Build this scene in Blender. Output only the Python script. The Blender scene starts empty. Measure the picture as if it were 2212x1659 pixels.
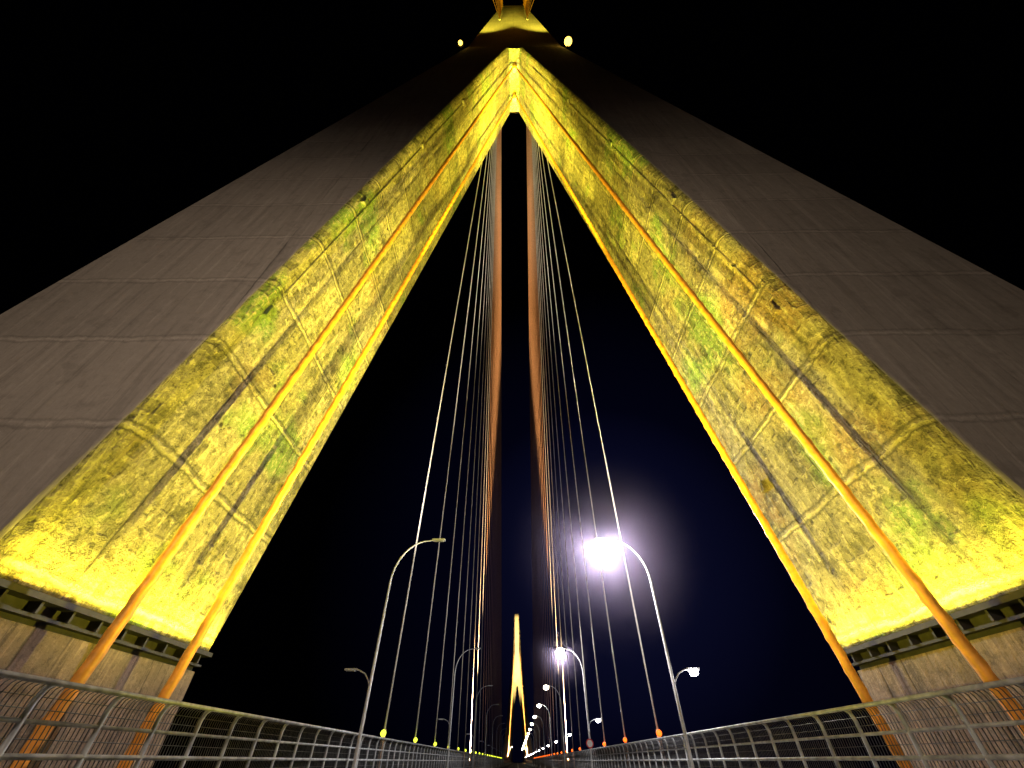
import bpy, bmesh, math, random
from mathutils import Vector, Matrix
random.seed(7)
R = math.radians
scene = bpy.context.scene
scene.view_settings.view_transform = 'Standard'
scene.view_settings.look = 'None'
scene.view_settings.exposure = 0

# ---------------------------------------------------------------- materials
def newmat(name):
    m = bpy.data.materials.new(name); m.use_nodes = True
    nt = m.node_tree
    return m, nt, nt.nodes, nt.links, nt.nodes['Principled BSDF']

def simple(name, col, rough=.6, metal=0., noise=.25, scale=6.0, bump=.1):
    m, nt, N, L, b = newmat(name)
    tc = N.new('ShaderNodeTexCoord'); n = N.new('ShaderNodeTexNoise')
    n.inputs['Scale'].default_value = scale; n.inputs['Detail'].default_value = 3
    L.new(tc.outputs['Object'], n.inputs['Vector'])
    r = N.new('ShaderNodeMapRange'); r.inputs['To Min'].default_value = 1-noise; r.inputs['To Max'].default_value = 1+noise
    r.inputs['From Min'].default_value=.3; r.inputs['From Max'].default_value=.7
    L.new(n.outputs['Fac'], r.inputs['Value'])
    mx = N.new('ShaderNodeVectorMath'); mx.operation = 'SCALE'
    mx.inputs[0].default_value = col
    L.new(r.outputs['Result'], mx.inputs['Scale'])
    L.new(mx.outputs[0], b.inputs['Base Color'])
    b.inputs['Roughness'].default_value = rough; b.inputs['Metallic'].default_value = metal
    if bump:
        bp = N.new('ShaderNodeBump'); bp.inputs['Strength'].default_value = bump; bp.inputs['Distance'].default_value=.05
        L.new(n.outputs['Fac'], bp.inputs['Height']); L.new(bp.outputs[0], b.inputs['Normal'])
    return m

def emis(name, col, s, basek=.2):
    m, nt, N, L, b = newmat(name)
    b.inputs['Base Color'].default_value = (*[c*basek for c in col], 1)
    b.inputs['Emission Color'].default_value = (*col, 1)
    b.inputs['Emission Strength'].default_value = s
    return m

def concrete(name, axis, base, green, rust, bumpd, period_u, joint_gain, colvar=1.0, holes=True, fine_amt=1.0, dirt=1.0, pockets=0.0):
    m, nt, N, L, b = newmat(name)
    tc = N.new('ShaderNodeTexCoord'); sp = N.new('ShaderNodeSeparateXYZ')
    L.new(tc.outputs['Object'], sp.inputs[0])
    def math_(op, a, b_=None, c=None):
        n = N.new('ShaderNodeMath'); n.operation = op
        for i, v in enumerate((a, b_, c)):
            if v is None: continue
            if isinstance(v, (int, float)): n.inputs[i].default_value = v
            else: L.new(v, n.inputs[i])
        return n.outputs[0]
    def noise(scale, detail, rough, mapping=None, off=(0,0,0)):
        n = N.new('ShaderNodeTexNoise'); n.inputs['Scale'].default_value = scale
        n.inputs['Detail'].default_value = detail; n.inputs['Roughness'].default_value = rough
        src = tc.outputs['Object']
        mp = N.new('ShaderNodeMapping'); mp.inputs['Scale'].default_value = mapping or (1,1,1)
        mp.inputs['Location'].default_value = off
        L.new(src, mp.inputs[0]); src = mp.outputs[0]
        L.new(src, n.inputs['Vector'])
        return n.outputs['Fac']
    def rng(v, a, b_, c, d):
        n = N.new('ShaderNodeMapRange'); n.inputs[1].default_value=a; n.inputs[2].default_value=b_
        n.inputs[3].default_value=c; n.inputs[4].default_value=d; L.new(v, n.inputs[0]); return n.outputs[0]
    def mix(f, a, c):
        n = N.new('ShaderNodeMix'); n.data_type='RGBA'
        L.new(f, n.inputs[0])
        for i, v in ((6,a),(7,c)):
            if isinstance(v, tuple): n.inputs[i].default_value=(*v,1)
            else: L.new(v, n.inputs[i])
        return n.outputs[2]
    def cellrand(u, v):
        cmb = N.new('ShaderNodeCombineXYZ')
        L.new(math_('FLOOR', u), cmb.inputs[0]); L.new(math_('FLOOR', v), cmb.inputs[1])
        wn = N.new('ShaderNodeTexWhiteNoise'); L.new(cmb.outputs[0], wn.inputs['Vector'])
        return wn.outputs['Value']
    Z = sp.outputs['Z']; U = sp.outputs[axis]
    wob = noise(1.3, 3, .65)
    wob2 = noise(.45, 2, .6, off=(3,9,2))
    big = noise(.22, 3, .6)
    big2 = noise(.16, 3, .6, off=(13,5,7))
    med = noise(.9, 5, .65)
    fine = noise(4.5, 5, .78)
    streak = noise(1.0, 5, .72, mapping=(3.4, 3.4, .18))
    wv = math_('ADD', math_('MULTIPLY', math_('SUBTRACT', wob, .5), .3), math_('MULTIPLY', math_('SUBTRACT', wob2, .5), .5))
    zz = math_('DIVIDE', math_('ADD', math_('SUBTRACT', Z, 4.35), math_('MULTIPLY', wv, .6)), 3.2)
    uu = math_('DIVIDE', math_('ADD', U, math_('MULTIPLY', math_('SUBTRACT', wob, .5), .12)), period_u)
    dz = math_('MULTIPLY', math_('PINGPONG', zz, .5), 3.2)
    du = math_('MULTIPLY', math_('PINGPONG', uu, .5), period_u)
    rough_edge = math_('MULTIPLY', math_('SUBTRACT', fine, .5), .45)
    jz = rng(math_('ADD', dz, rough_edge), 0.01, .09, 1, 0)
    jz = math_('MULTIPLY', jz, rng(med, .40, .54, .1, 1))
    jd = rng(math_('ABSOLUTE', math_('SUBTRACT', math_('ADD', dz, math_('MULTIPLY', rough_edge, .4)), .12)), 0.0, .06, 1, 0)
    ju = math_('MULTIPLY', rng(du, 0.01, .04, 1, 0), rng(wob2, .4, .6, 0, 1))
    panel = rng(cellrand(uu, zz), 0, 1, 1-.42*colvar, 1+.25*colvar)
    dark = tuple(v*.16 for v in base)
    lite = tuple(min(1, v*1.9) for v in base)
    c = mix(rng(big, .55, .63, 0, .75*colvar), base, green)
    c = mix(rng(big2, .56, .66, 0, .6*colvar), c, rust)
    c = mix(rng(streak, .55, .62, 0, .7*colvar), c, lite)
    c = mix(rng(streak, .38, .45, .65*colvar*dirt, 0), c, dark)
    c = mix(rng(med, .36, .43, .65*colvar*dirt, 0), c, dark)
    c = mix(rng(fine, .38, .45, .9*colvar*fine_amt*dirt, 0), c, dark)
    c = mix(rng(fine, .54, .60, 0, .75*colvar*fine_amt), c, lite)
    c = mix(math_('MULTIPLY', jz, joint_gain), c, lite)
    c = mix(math_('MULTIPLY', jd, .85*joint_gain), c, dark)
    c = mix(math_('MULTIPLY', ju, .7), c, dark)
    h = math_('ADD', math_('MULTIPLY', fine, .62*fine_amt), math_('MULTIPLY', med, .9))
    h = math_('ADD', h, math_('MULTIPLY', streak, .7))
    h = math_('ADD', h, math_('MULTIPLY', jz, .3))
    h = math_('SUBTRACT', h, math_('MULTIPLY', ju, .2))
    if pockets:
        pz = math_('DIVIDE', math_('ADD', Z, math_('MULTIPLY', math_('SUBTRACT', fine, .5), .25)), .53)
        pu = math_('DIVIDE', math_('ADD', U, math_('MULTIPLY', math_('SUBTRACT', wob, .5), .35)), .467)
        pr = rng(cellrand(pu, pz), .58, .62, 0, 1)
        inner = math_('MULTIPLY', rng(math_('PINGPONG', pz, .5), .12, .2, 0, 1), rng(math_('PINGPONG', pu, .5), .14, .22, 0, 1))
        pk = math_('MULTIPLY', math_('MULTIPLY', pr, inner), rng(wob2, .40, .52, 0, 1))
        h = math_('SUBTRACT', h, math_('MULTIPLY', pk, .16*pockets))
        c = mix(math_('MULTIPLY', pk, .40*pockets), c, dark)
    if holes:
        vo = N.new('ShaderNodeTexVoronoi'); vo.inputs['Scale'].default_value=1.15
        L.new(tc.outputs['Object'], vo.inputs['Vector'])
        hole = math_('MULTIPLY', rng(vo.outputs['Distance'], .06, .12, 1, 0), rng(wob2, .44, .52, 0, 1))
        c = mix(hole, c, dark)
        h = math_('SUBTRACT', h, math_('MULTIPLY', hole, .3))
    s = N.new('ShaderNodeVectorMath'); s.operation='SCALE'
    L.new(c, s.inputs[0]); L.new(panel, s.inputs['Scale'])
    L.new(s.outputs[0], b.inputs['Base Color'])
    b.inputs['Roughness'].default_value=.85
    bp = N.new('ShaderNodeBump'); bp.inputs['Strength'].default_value=1; bp.inputs['Distance'].default_value=bumpd
    L.new(h, bp.inputs['Height']); L.new(bp.outputs[0], b.inputs['Normal'])
    return m

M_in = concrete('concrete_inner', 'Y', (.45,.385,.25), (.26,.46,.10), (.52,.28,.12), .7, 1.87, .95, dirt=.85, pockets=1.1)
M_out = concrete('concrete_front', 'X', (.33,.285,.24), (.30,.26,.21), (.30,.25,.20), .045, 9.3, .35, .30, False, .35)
M_low = concrete('concrete_boarded', 'Y', (.25,.18,.13), (.20,.16,.12), (.20,.13,.09), .08, .93, .4, .8, False, .6)
M_deck = simple('deck_concrete', (.32,.31,.29), .85, noise=.3, scale=1.5)
M_asph = simple('asphalt', (.05,.05,.052), .8, noise=.3, scale=20, bump=.3)
M_paint = simple('road_paint', (.75,.75,.72), .6, noise=.15)
M_galv = simple('galvanised_steel', (.40,.41,.43), .5, .2, noise=.4, scale=4)
M_mesh = simple('weathered_mesh_steel', (.10,.10,.105), .6, .3, noise=.4, scale=5)
M_pole = simple('painted_pole', (.62,.62,.64), .5, 0, noise=.15, scale=3)
M_dark = simple('dark_steel', (.05,.045,.04), .6, .3)
M_cable = simple('orange_sheath', (.80,.33,.05), .45, noise=.25, scale=4, bump=.3)
M_cable2 = simple('lamp_whitened_sheath', (.74,.68,.60), .4, noise=.12, scale=4, bump=0)  # orange sheath painted pale: whitening by lamplight put into the colour
M_cable3 = simple('muted_orange_sheath', (.80,.44,.23), .45, noise=.12, scale=4, bump=0)  # same sheath in a paler orange
M_water = simple('river_water', (.01,.015,.02), .12, noise=.2, scale=.3, bump=.5)
M_lampoff = simple('lamp_glass_off', (.5,.5,.5), .3, noise=.05)
M_lampon = emis('lamp_on_white', (1,.95,.98), 60)
M_lampwarm = emis('lamp_on_warm', (1,.88,.62), 40)
M_flood = emis('flood_on_yellow', (1,.62,.08), 5)
M_green = emis('anchor_light_green', (.85,1,.05), 2.5, 0)
M_red = emis('anchor_light_orange', (1,.13,.01), 3.2, 0)
M_redring = simple('sign_red', (.6,.02,.02), .5)
def halo_mat(name,col,dens,rad):  # scatter volume that stands in for the glow around a lit lamp
    m=bpy.data.materials.new(name); m.use_nodes=True; N=m.node_tree.nodes; N.clear(); L=m.node_tree.links
    o=N.new('ShaderNodeOutputMaterial'); v=N.new('ShaderNodeVolumeScatter')
    v.inputs['Color'].default_value=(*col,1); v.inputs['Anisotropy'].default_value=0
    tc=N.new('ShaderNodeTexCoord'); ln=N.new('ShaderNodeVectorMath'); ln.operation='LENGTH'
    L.new(tc.outputs['Object'],ln.inputs[0])
    mr=N.new('ShaderNodeMapRange'); mr.inputs[1].default_value=0; mr.inputs[2].default_value=rad; mr.inputs[3].default_value=1; mr.inputs[4].default_value=0
    L.new(ln.outputs['Value'],mr.inputs[0])
    pw=N.new('ShaderNodeMath'); pw.operation='POWER'; pw.inputs[1].default_value=3.0; L.new(mr.outputs[0],pw.inputs[0])
    ml=N.new('ShaderNodeMath'); ml.operation='MULTIPLY'; ml.inputs[1].default_value=dens; L.new(pw.outputs[0],ml.inputs[0])
    L.new(ml.outputs[0],v.inputs['Density'])
    L.new(v.outputs[0],o.inputs['Volume']); return m

# ---------------------------------------------------------------- helpers
def link(o, parent=None):
    scene.collection.objects.link(o)
    if parent: o.parent = parent
    return o
def empty(name, loc=(0,0,0)):
    o = bpy.data.objects.new(name, None); o.location = loc; o.empty_display_size=.5
    return link(o)
def bm_obj(bm, name, mats, parent=None, smooth=False):
    me = bpy.data.meshes.new(name); bm.to_mesh(me); bm.free()
    for m in mats: me.materials.append(m)
    if smooth:
        for p in me.polygons: p.use_smooth=True
    return link(bpy.data.objects.new(name, me), parent)
def box(bm, x0,x1,y0,y1,z0,z1, mi=0):
    v=[bm.verts.new((x,y,z)) for z in (z0,z1) for y in (y0,y1) for x in (x0,x1)]
    for f in ((0,2,3,1),(4,5,7,6),(0,1,5,4),(2,6,7,3),(0,4,6,2),(1,3,7,5)):
        fc=bm.faces.new([v[i] for i in f]); fc.material_index=mi
def ball(bm, loc, r, mi, sc=(1,1,1), sub=3):
    ret=bmesh.ops.create_icosphere(bm,subdivisions=sub,radius=r,matrix=Matrix.Translation(loc)@Matrix.Diagonal((*sc,1)))
    for v in ret['verts']:
        for f in v.link_faces: f.material_index=mi; f.smooth=True
def tube(bm, pts, radii, seg=8, mi=0, cap=True):
    pts=[Vector(p) for p in pts]
    if not hasattr(radii,'__len__'): radii=[radii]*len(pts)
    rings=[]
    ref=None
    for i,p in enumerate(pts):
        a=pts[max(i-1,0)]; b=pts[min(i+1,len(pts)-1)]
        d=(b-a).normalized()
        if ref is None:
            ref = Vector((0,1,0)) if abs(d.y)<.9 else Vector((1,0,0))
        u=(ref-d*ref.dot(d)).normalized(); w=d.cross(u); ref=u
        rings.append([bm.verts.new(p+(u*math.cos(2*math.pi*k/seg)+w*math.sin(2*math.pi*k/seg))*radii[i]) for k in range(seg)])
    for r0,r1 in zip(rings,rings[1:]):
        for k in range(seg):
            f=bm.faces.new((r0[k],r0[(k+1)%seg],r1[(k+1)%seg],r1[k])); f.material_index=mi; f.smooth=True
    if cap:
        f=bm.faces.new(rings[0][::-1]); f.material_index=mi
        f=bm.faces.new(rings[-1]); f.material_index=mi
def spot(name, loc, target, power, col, angle, blend=.5, radius=.04, parent=None):
    d=bpy.data.lights.new(name,'SPOT'); d.energy=power; d.color=col; d.spot_size=R(angle); d.spot_blend=blend; d.shadow_soft_size=radius
    o=bpy.data.objects.new(name,d); o.location=loc
    o.rotation_euler=(Vector(target)-Vector(loc)).to_track_quat('-Z','Y').to_euler()
    return link(o,parent)

YN, YF = 7.6, 15.07
ZB, ZA, ZT = 4.1, 70.5, 151.5
def xin(z): return .65+(10.05-.65)*(ZA-z)/(ZA-ZB)
def xout(z): return 6.4+.1793*(ZA-z)
def section(xi, xo, yn, yf, cn=.35, c=.12):
    P=[]
    def arc(cx,cy,r,a0,a1,n):
        for k in range(n+1):
            a=R(a0+(a1-a0)*k/n); P.append((cx+r*math.cos(a), cy+r*math.sin(a)))
    arc(xi+cn, yn+cn, cn, 180, 270, 5)
    arc(xo-c, yn+c, c, 270, 360, 2)
    arc(xo-c, yf-c, c, 0, 90, 2)
    arc(xi+c, yf-c, c, 90, 180, 2)
    return P
def loft(bm, secs, mats_fn, captop=False, capbot=False):
    rings=[[bm.verts.new((x,y,z)) for x,y in P] for z,P in secs]
    n=len(rings[0])
    for r0,r1 in zip(rings,rings[1:]):
        for k in range(n):
            f=bm.faces.new((r0[k],r0[(k+1)%n],r1[(k+1)%n],r1[k]))
            f.material_index=mats_fn(k,n)
            f.smooth = k in (0,1,2,3,4)
    if captop: bm.faces.new(rings[-1])
    if capbot: bm.faces.new(rings[0][::-1])
def build_pylon(yoff):
    root=empty('bridge_pylon',(0,yoff,0))
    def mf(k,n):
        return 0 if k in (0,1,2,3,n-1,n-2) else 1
    for s in (-1,1):
        bm=bmesh.new()
        zs=[ZB+(ZA-ZB)*i/20 for i in range(21)]
        loft(bm,[(z,section(xin(z),xout(z),YN,YF,.45)) for z in zs], mf, capbot=True)
        if s<0:
            for v in bm.verts: v.co.x*=-1
            bmesh.ops.reverse_faces(bm,faces=bm.faces)
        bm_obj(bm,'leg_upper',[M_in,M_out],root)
        bm=bmesh.new()
        loft(bm,[(z,section(10.12,18.2,YN+.1,YF-.1,.25)) for z in (-38,0,3.55)], lambda k,n:0, captop=True)
        if s<0:
            for v in bm.verts: v.co.x*=-1
            bmesh.ops.reverse_faces(bm,faces=bm.faces)
        bm_obj(bm,'leg_lower',[M_low],root)
        bm=bmesh.new()
        def sb(x0,x1,*a):
            box(bm,min(s*x0,s*x1),max(s*x0,s*x1),*a)
        sb(10.2,18.0,YN+.25,YF-.25,3.55,4.1)
        sb(9.86,10.2,YN+.1,YF-.1,3.93,4.04)
        sb(10.0,10.2,YN+.3,YF-.2,3.66,3.72)
        for k in range(9):
            y=YN+.5+k*.80
            sb(9.93,10.19,y,y+.06,3.72,3.93)
        bm_obj(bm,'light_trough',[M_dark],root)
        bm=bmesh.new()
        for (y,z,a,h) in ((8.3,12.9,.15,.25),(8.0,21.5,.15,.25),(8.2,31,.16,.25),(13.9,9.2,.12,.2),(8.2,43,.2,.4)):
            x=s*(xin(z)-.04)
            box(bm,x-.1,x+.1,y-a,y+a,z-h,z+h)
        zz=[14,20,28,36,44,52,60]
        tube(bm,[(s*(xin(z)-.05),8.25,z) for z in zz],.035,6)
        bm_obj(bm,'junction_boxes',[M_in],root)
    bm=bmesh.new()
    def msec(z):
        t=(z-ZA)/(ZT-ZA); x=6.4+(2.9-6.4)*t; c=.15
        return [(-x+c,YN),(x-c,YN),(x,YN+c),(x,YF-c),(x-c,YF),(-x+c,YF),(-x,YF-c),(-x,YN+c)]
    loft(bm,[(z,msec(z)) for z in [ZA+(ZT-ZA)*i/16 for i in range(17)]], lambda k,n:1, captop=True)
    box(bm,-6.2,6.2,YN+.16,YF-.16,ZA-.02,ZA+.3,0)
    for sx in (-1,1):
        box(bm,sx*3.4-.25,sx*3.4+.25,YF+.002,YF+.25,103,138,1)
        box(bm,sx*2.7-.16,sx*2.7+.16,YN-.12,YN-.002,107,149,1)
    bm_obj(bm,'mast',[M_in,M_out],root)
    bm=bmesh.new()
    box(bm,-18,18,8.4,14.2,-5.2,-1.62)
    bm_obj(bm,'cross_beam',[M_out],root)
    bm=bmesh.new()
    for s in (-1,1):
        x=s*7.1
        tube(bm,[(s*6.3,7.9,69.9),(x,7.5,69.9),(x,7.4,70.4)],.06)
        box(bm,x-.35,x+.35,7.1,7.5,70.4,70.9,0)
        ball(bm,(x,7.1,70.35),.50 if s>0 else .28,1)
    bm_obj(bm,'floodlight',[M_dark,M_flood],root)
    return root
p1=build_pylon(0)
DY=619
p2=build_pylon(DY)

YEL=(1,.86,.06)
for s in (-1,1):
    d=bpy.data.lights.new('trough_light','AREA'); d.shape='RECTANGLE'; d.size=.12; d.size_y=7.3
    d.energy=640 ; d.color=(1,.86,.06)
    o=bpy.data.objects.new('trough_light',d)
    zl=-Vector((s*.05,0,1)).normalized(); yl=Vector((0,1,0)); xl=yl.cross(zl)
    m=Matrix((xl,yl,zl)).transposed().to_4x4(); m.translation=(s*9.78,(YN+YF)/2,4.15)
    o.matrix_world=m
    link(o,p1)
    b=1.0 if s<0 else .75
    spot('leg_fill_spot',(-s*6.9,11.3,.5),(s*7.6,11.6,16),52000*b,YEL,84,.8,.03,p1)  # leg spots: unseen, added to carry yellow light up the inner faces
    spot('leg_fill_spot',(s*6.2,11.3,.6),(s*6.0,11.8,28),60000*b,YEL,42,1,.03,p1)
    spot('leg_fill_spot',(s*6.2,11.3,.6),(s*3.8,12,46),130000*b,YEL,22,1,.03,p1)
    spot('apex_fill_spot',(-s*6.0,11.3,12),(s*1.6,12.4,60),900000*b,YEL,20,1,.03,p1)  # unseen spot in mid-air, added to brighten the apex
    spot('mast_flood',(s*6.6,3.2,71),(0,7.6,139),380000,YEL,26,1,.05,p1)
    spot('pylon_flood',(s*8,DY-130,3),(0,DY+8,125),6000000,(1,.74,.25),44,1,.1)

# ---------------------------------------------------------------- stay cables
def stays(name, ybase, direction):
    bm=bmesh.new()
    for s in (-1,1):
        for k in range(25):
            t=k/24
            a=Vector((s*3.4, ybase+YF+.3, 104+44*t)) if direction>0 else Vector((s*2.75, ybase+YN-.2, 108+40*t))
            b=Vector((s*8.95, ybase+direction*(34.5 if direction>0 else 20)+direction*11*k, .9))
            pts=[a.lerp(b,i/6)-Vector((0,0,1))*(2.2*t*math.sin(math.pi*i/6)) for i in range(7)]
            tube(bm,pts,.064,6,0 if (k<9 and direction>0) else (3 if (direction<0 and ybase==0) else 2))
            d=(a-b).normalized()
            tube(bm,[b-d*.6,b+d*2.2],.12,8,2)
    return bm_obj(bm,name,[M_cable2,M_galv,M_cable3,M_cable])
stays('stay_cables',0,1)
stays('stay_cables',0,-1)
stays('stay_cables',DY,-1)
stays('stay_cables',DY,1)
def rope(a,b,r,bm):
    a=Vector(a); b=Vector(b); n=520; seg=14; d=(b-a); L=d.length; dn=d.normalized()
    u=Vector((0,1,0)); w=dn.cross(u).normalized(); rings=[]
    for i in range(n+1):
        p=a+d*i/n; ring=[]
        for k in range(seg):
            an=2*math.pi*k/seg
            ph=an-2*math.pi*(L*i/n)/.75
            rr=r*(1+.2*max(0,math.cos(ph))**5)
            ring.append(bm.verts.new(p+(u*math.cos(an)+w*math.sin(an))*rr))
        rings.append(ring)
    for r0,r1 in zip(rings,rings[1:]):
        for k in range(seg):
            f=bm.faces.new((r0[k],r0[(k+1)%seg],r1[(k+1)%seg],r1[k])); f.smooth=True
bm=bmesh.new()
for s,ya,yb in ((-1,9.6,12.2),(1,9.5,13.2)):
    rope((s*9.05,ya,1.0),(s*.25,9.5,67.8),.12,bm)
    rope((s*9.05,yb,1.0),(s*.25,12.7,67.8),.12,bm)
    for y in (ya,yb):
        tube(bm,[(s*9.1,y,-.3),(s*9.0,y,1.3)],.18,12,1)
for y in (9.5,12.7):
    tube(bm,[(0,y,66.6),(0,y,70.6)],.28,12,0)
bm_obj(bm,'stay_cables',[M_cable,M_galv])

# ---------------------------------------------------------------- deck, road
bm=bmesh.new(); box(bm,-9.75,9.75,-330,960,-1.6,-.15); 
for s in (-1,1): box(bm,s*9.4-.3,s*9.4+.3,-330,960,-.149,.25)
bm_obj(bm,'bridge_deck',[M_deck])
bm=bmesh.new(); box(bm,-6.5,6.5,-330,960,-.146,0)
bm_obj(bm,'road',[M_asph])
bm=bmesh.new()
for s in (-1,1):
    x0,x1=sorted((s*6.505,s*7.64)); box(bm,x0,x1,-330,960,-.146,.14)
bm_obj(bm,'pavement',[M_deck])
bm=bmesh.new()
for x in (-6.2,6.2,-.12,.12):
    box(bm,x-.06,x+.06,-330,960,.003,.006)
for x in (-3.2,3.2):
    for k in range(100): box(bm,x-.06,x+.06,-330+k*12,-326+k*12,.003,.006)
bm_obj(bm,'road_markings',[M_paint])
bm=bmesh.new(); v=[bm.verts.new(p) for p in ((-4000,-4000,-36),(4000,-4000,-36),(4000,4000,-36),(-4000,4000,-36))]; bm.faces.new(v)
bm_obj(bm,'water',[M_water])

# ---------------------------------------------------------------- fences
for s in (-1,1):
    bm=bmesh.new()
    x0,x1=sorted((s*7.66,s*7.96)); box(bm,x0,x1,-60,960,-.14,.80,1)
    prof=[(7.8,.8),(7.8,1.6),(7.8,2.0),(7.79,2.25),(7.74,2.40),(7.64,2.47)]
    for k in range(-16,200):
        y=k*1.5+.4+random.uniform(-.03,.03)
        tube(bm,[(s*x,y,z) for x,z in prof],.045,6)
    for x,z,r in ((7.64,2.47,.045),(7.8,2.0,.035),(7.8,1.6,.045),(7.8,.95,.03)):
        tube(bm,[(s*x,-24,z),(s*x,300,z)],r,6)
    y=-6
    while y<75:
        tube(bm,[(s*(x+.03),y+random.uniform(-.01,.01),z) for x,z in prof[0:]],.0095,3,2,cap=False); y+=.10
    for z in (1.2,1.4,1.8,2.15,2.3):
        tube(bm,[(s*7.83,-6,z),(s*7.83,75,z)],.008,3,2,cap=False)
    bm_obj(bm,'railing_fence',[M_galv,M_deck,M_mesh])

# ---------------------------------------------------------------- street lamps
def lamp(y,s,upper,lower,power=0,glow_halo=0,lowpower=0,dens=.01):
    root=empty('street_lamp',(s*7.35,y,0))
    bm=bmesh.new()
    pts=[(0,0,0),(0,0,4.2),(0,0,8.2)]
    for k in range(11):
        a=R(90*k/10); pts.append((-s*1.9*(1-math.cos(a)),0,8.9+2.35*math.sin(a)))
    pts.append((-s*2.2,0,11.3))
    tube(bm,pts,[.09,.075,.06]+[.055-.002*k for k in range(11)]+[.03],10)
    tube(bm,[(0,0,0),(0,0,.5)],.16,10)
    x=-s*2.45
    box(bm,x-.38,x+.38,-.13,.13,11.26,11.34)
    box(bm,x-.28,x+.28,-.10,.10,11.22,11.258,1)
    pp=[(0,0,4.1),(s*.12,0,4.4),(s*.35,0,4.68),(s*.65,0,4.82),(s*.85,0,4.86)]
    tube(bm,pp,.032,8)
    box(bm,s*1.1-.3,s*1.1+.3,-.09,.09,4.82,4.90)
    box(bm,s*1.1-.22,s*1.1+.22,-.07,.07,4.785,4.818,2)
    if upper: ball(bm,(x,0,11.02),.46 if y>30 else .36,1,(1,1,.7))  # glowing ball enlarged to the size of the lamp's glare
    if lower: ball(bm,(s*1.1,0,4.70),.2,2,(1,1,.7))
    o=bm_obj(bm,'pole_and_heads',[M_pole,(M_lampon if y<30 else M_lampwarm) if upper else M_lampoff, M_lampon if lower else M_lampoff],root)
    def bulb(loc,p,col=(1,.95,.95)):
        d=bpy.data.lights.new('bulb','POINT'); d.energy=p; d.color=col; d.shadow_soft_size=.12
        b=bpy.data.objects.new('bulb',d); b.location=loc; link(b,root)
    if power: bulb((x,0,10.6),power,(1,.95,.95) if s>0 else (1,.80,.62))
    if lowpower: bulb((s*1.1,0,4.4),lowpower)
    if glow_halo:  # local scatter ball added to imitate the lamp's halo
        bm=bmesh.new(); ball(bm,(0,0,0),glow_halo,0)
        o=bm_obj(bm,'glow_halo',[halo_mat('lamp_halo_volume',(.80,.66,1),dens,glow_halo)],root); o.location=(x,0,10.8)
    return root
for k in range(-1,19):
    y=24+32*k
    lamp(y,-1,k==-1,False,{-1:4400}.get(k,0))
    lamp(y,1,k>-1,k>-1,{0:6500,1:3500,3:1500}.get(k,0), {0:6.5,1:4.5}.get(k,0), dens={0:.040,1:.04}.get(k,0))

# round sign
sg=empty('traffic_sign',(7.3,55.8,2.9))
bm=bmesh.new()
bmesh.ops.create_cone(bm,cap_ends=True,segments=32,radius1=.38,radius2=.38,depth=.03,matrix=Matrix.Rotation(R(90),4,'X'))
bm_obj(bm,'ring',[M_redring],sg)
bm=bmesh.new()
bmesh.ops.create_cone(bm,cap_ends=True,segments=32,radius1=.28,radius2=.28,depth=.04,matrix=Matrix.Rotation(R(90),4,'X'))
bm_obj(bm,'face',[M_paint],sg)

# cable anchor lights
for s,m in ((-1,M_green),(1,M_red)):
    bm=bmesh.new()
    for k in range(25):
        y=34.0+11*k
        ball(bm,(s*8.75,y-.4,2.85),.16 if k else .18,0,sub=2)
        tube(bm,[(s*8.75,y-.4,.25),(s*8.75,y-.4,2.6)],.04,6,1)
    bm_obj(bm,'cable_uplight',[m,M_dark])
    spot('cable_flood',(s*9.45,27,.5),(s*7.2,26,60),130000,(1,.90,.74),48,1,.03)
    spot('cable_flood',(s*9.45,100,.5),(s*5.5,40,135),330000,(1,.66,.34),50,.8,.03)

# ---------------------------------------------------------------- night sky
w=bpy.data.worlds.new('World'); scene.world=w; w.use_nodes=True
N=w.node_tree.nodes; L=w.node_tree.links; bg=N['Background']
tc=N.new('ShaderNodeTexCoord'); dp=N.new('ShaderNodeVectorMath'); dp.operation='DOT_PRODUCT'
dp.inputs[1].default_value=Vector((.22,1,.35)).normalized()
L.new(tc.outputs['Generated'],dp.inputs[0])
cr=N.new('ShaderNodeValToRGB'); e=cr.color_ramp.elements
e[0].position=.80; e[0].color=(.0001,.0001,.0002,1)
e[1].position=1; e[1].color=(.0032,.0038,.018,1)
el=e.new(.94); el.color=(.0006,.0007,.0045,1)
L.new(dp.outputs['Value'],cr.inputs['Fac']); L.new(cr.outputs[0],bg.inputs['Color'])
bg.inputs['Strength'].default_value=1

# ---------------------------------------------------------------- camera
cd=bpy.data.cameras.new('Camera'); cam=bpy.data.objects.new('Camera',cd); link(cam)
cd.sensor_width=36; cd.lens=14.0; cd.clip_start=.05; cd.clip_end=6000
cam.location=(-.22,0,1.55); cam.rotation_euler=(R(90+43.46),0,R(.58))
scene.camera=cam
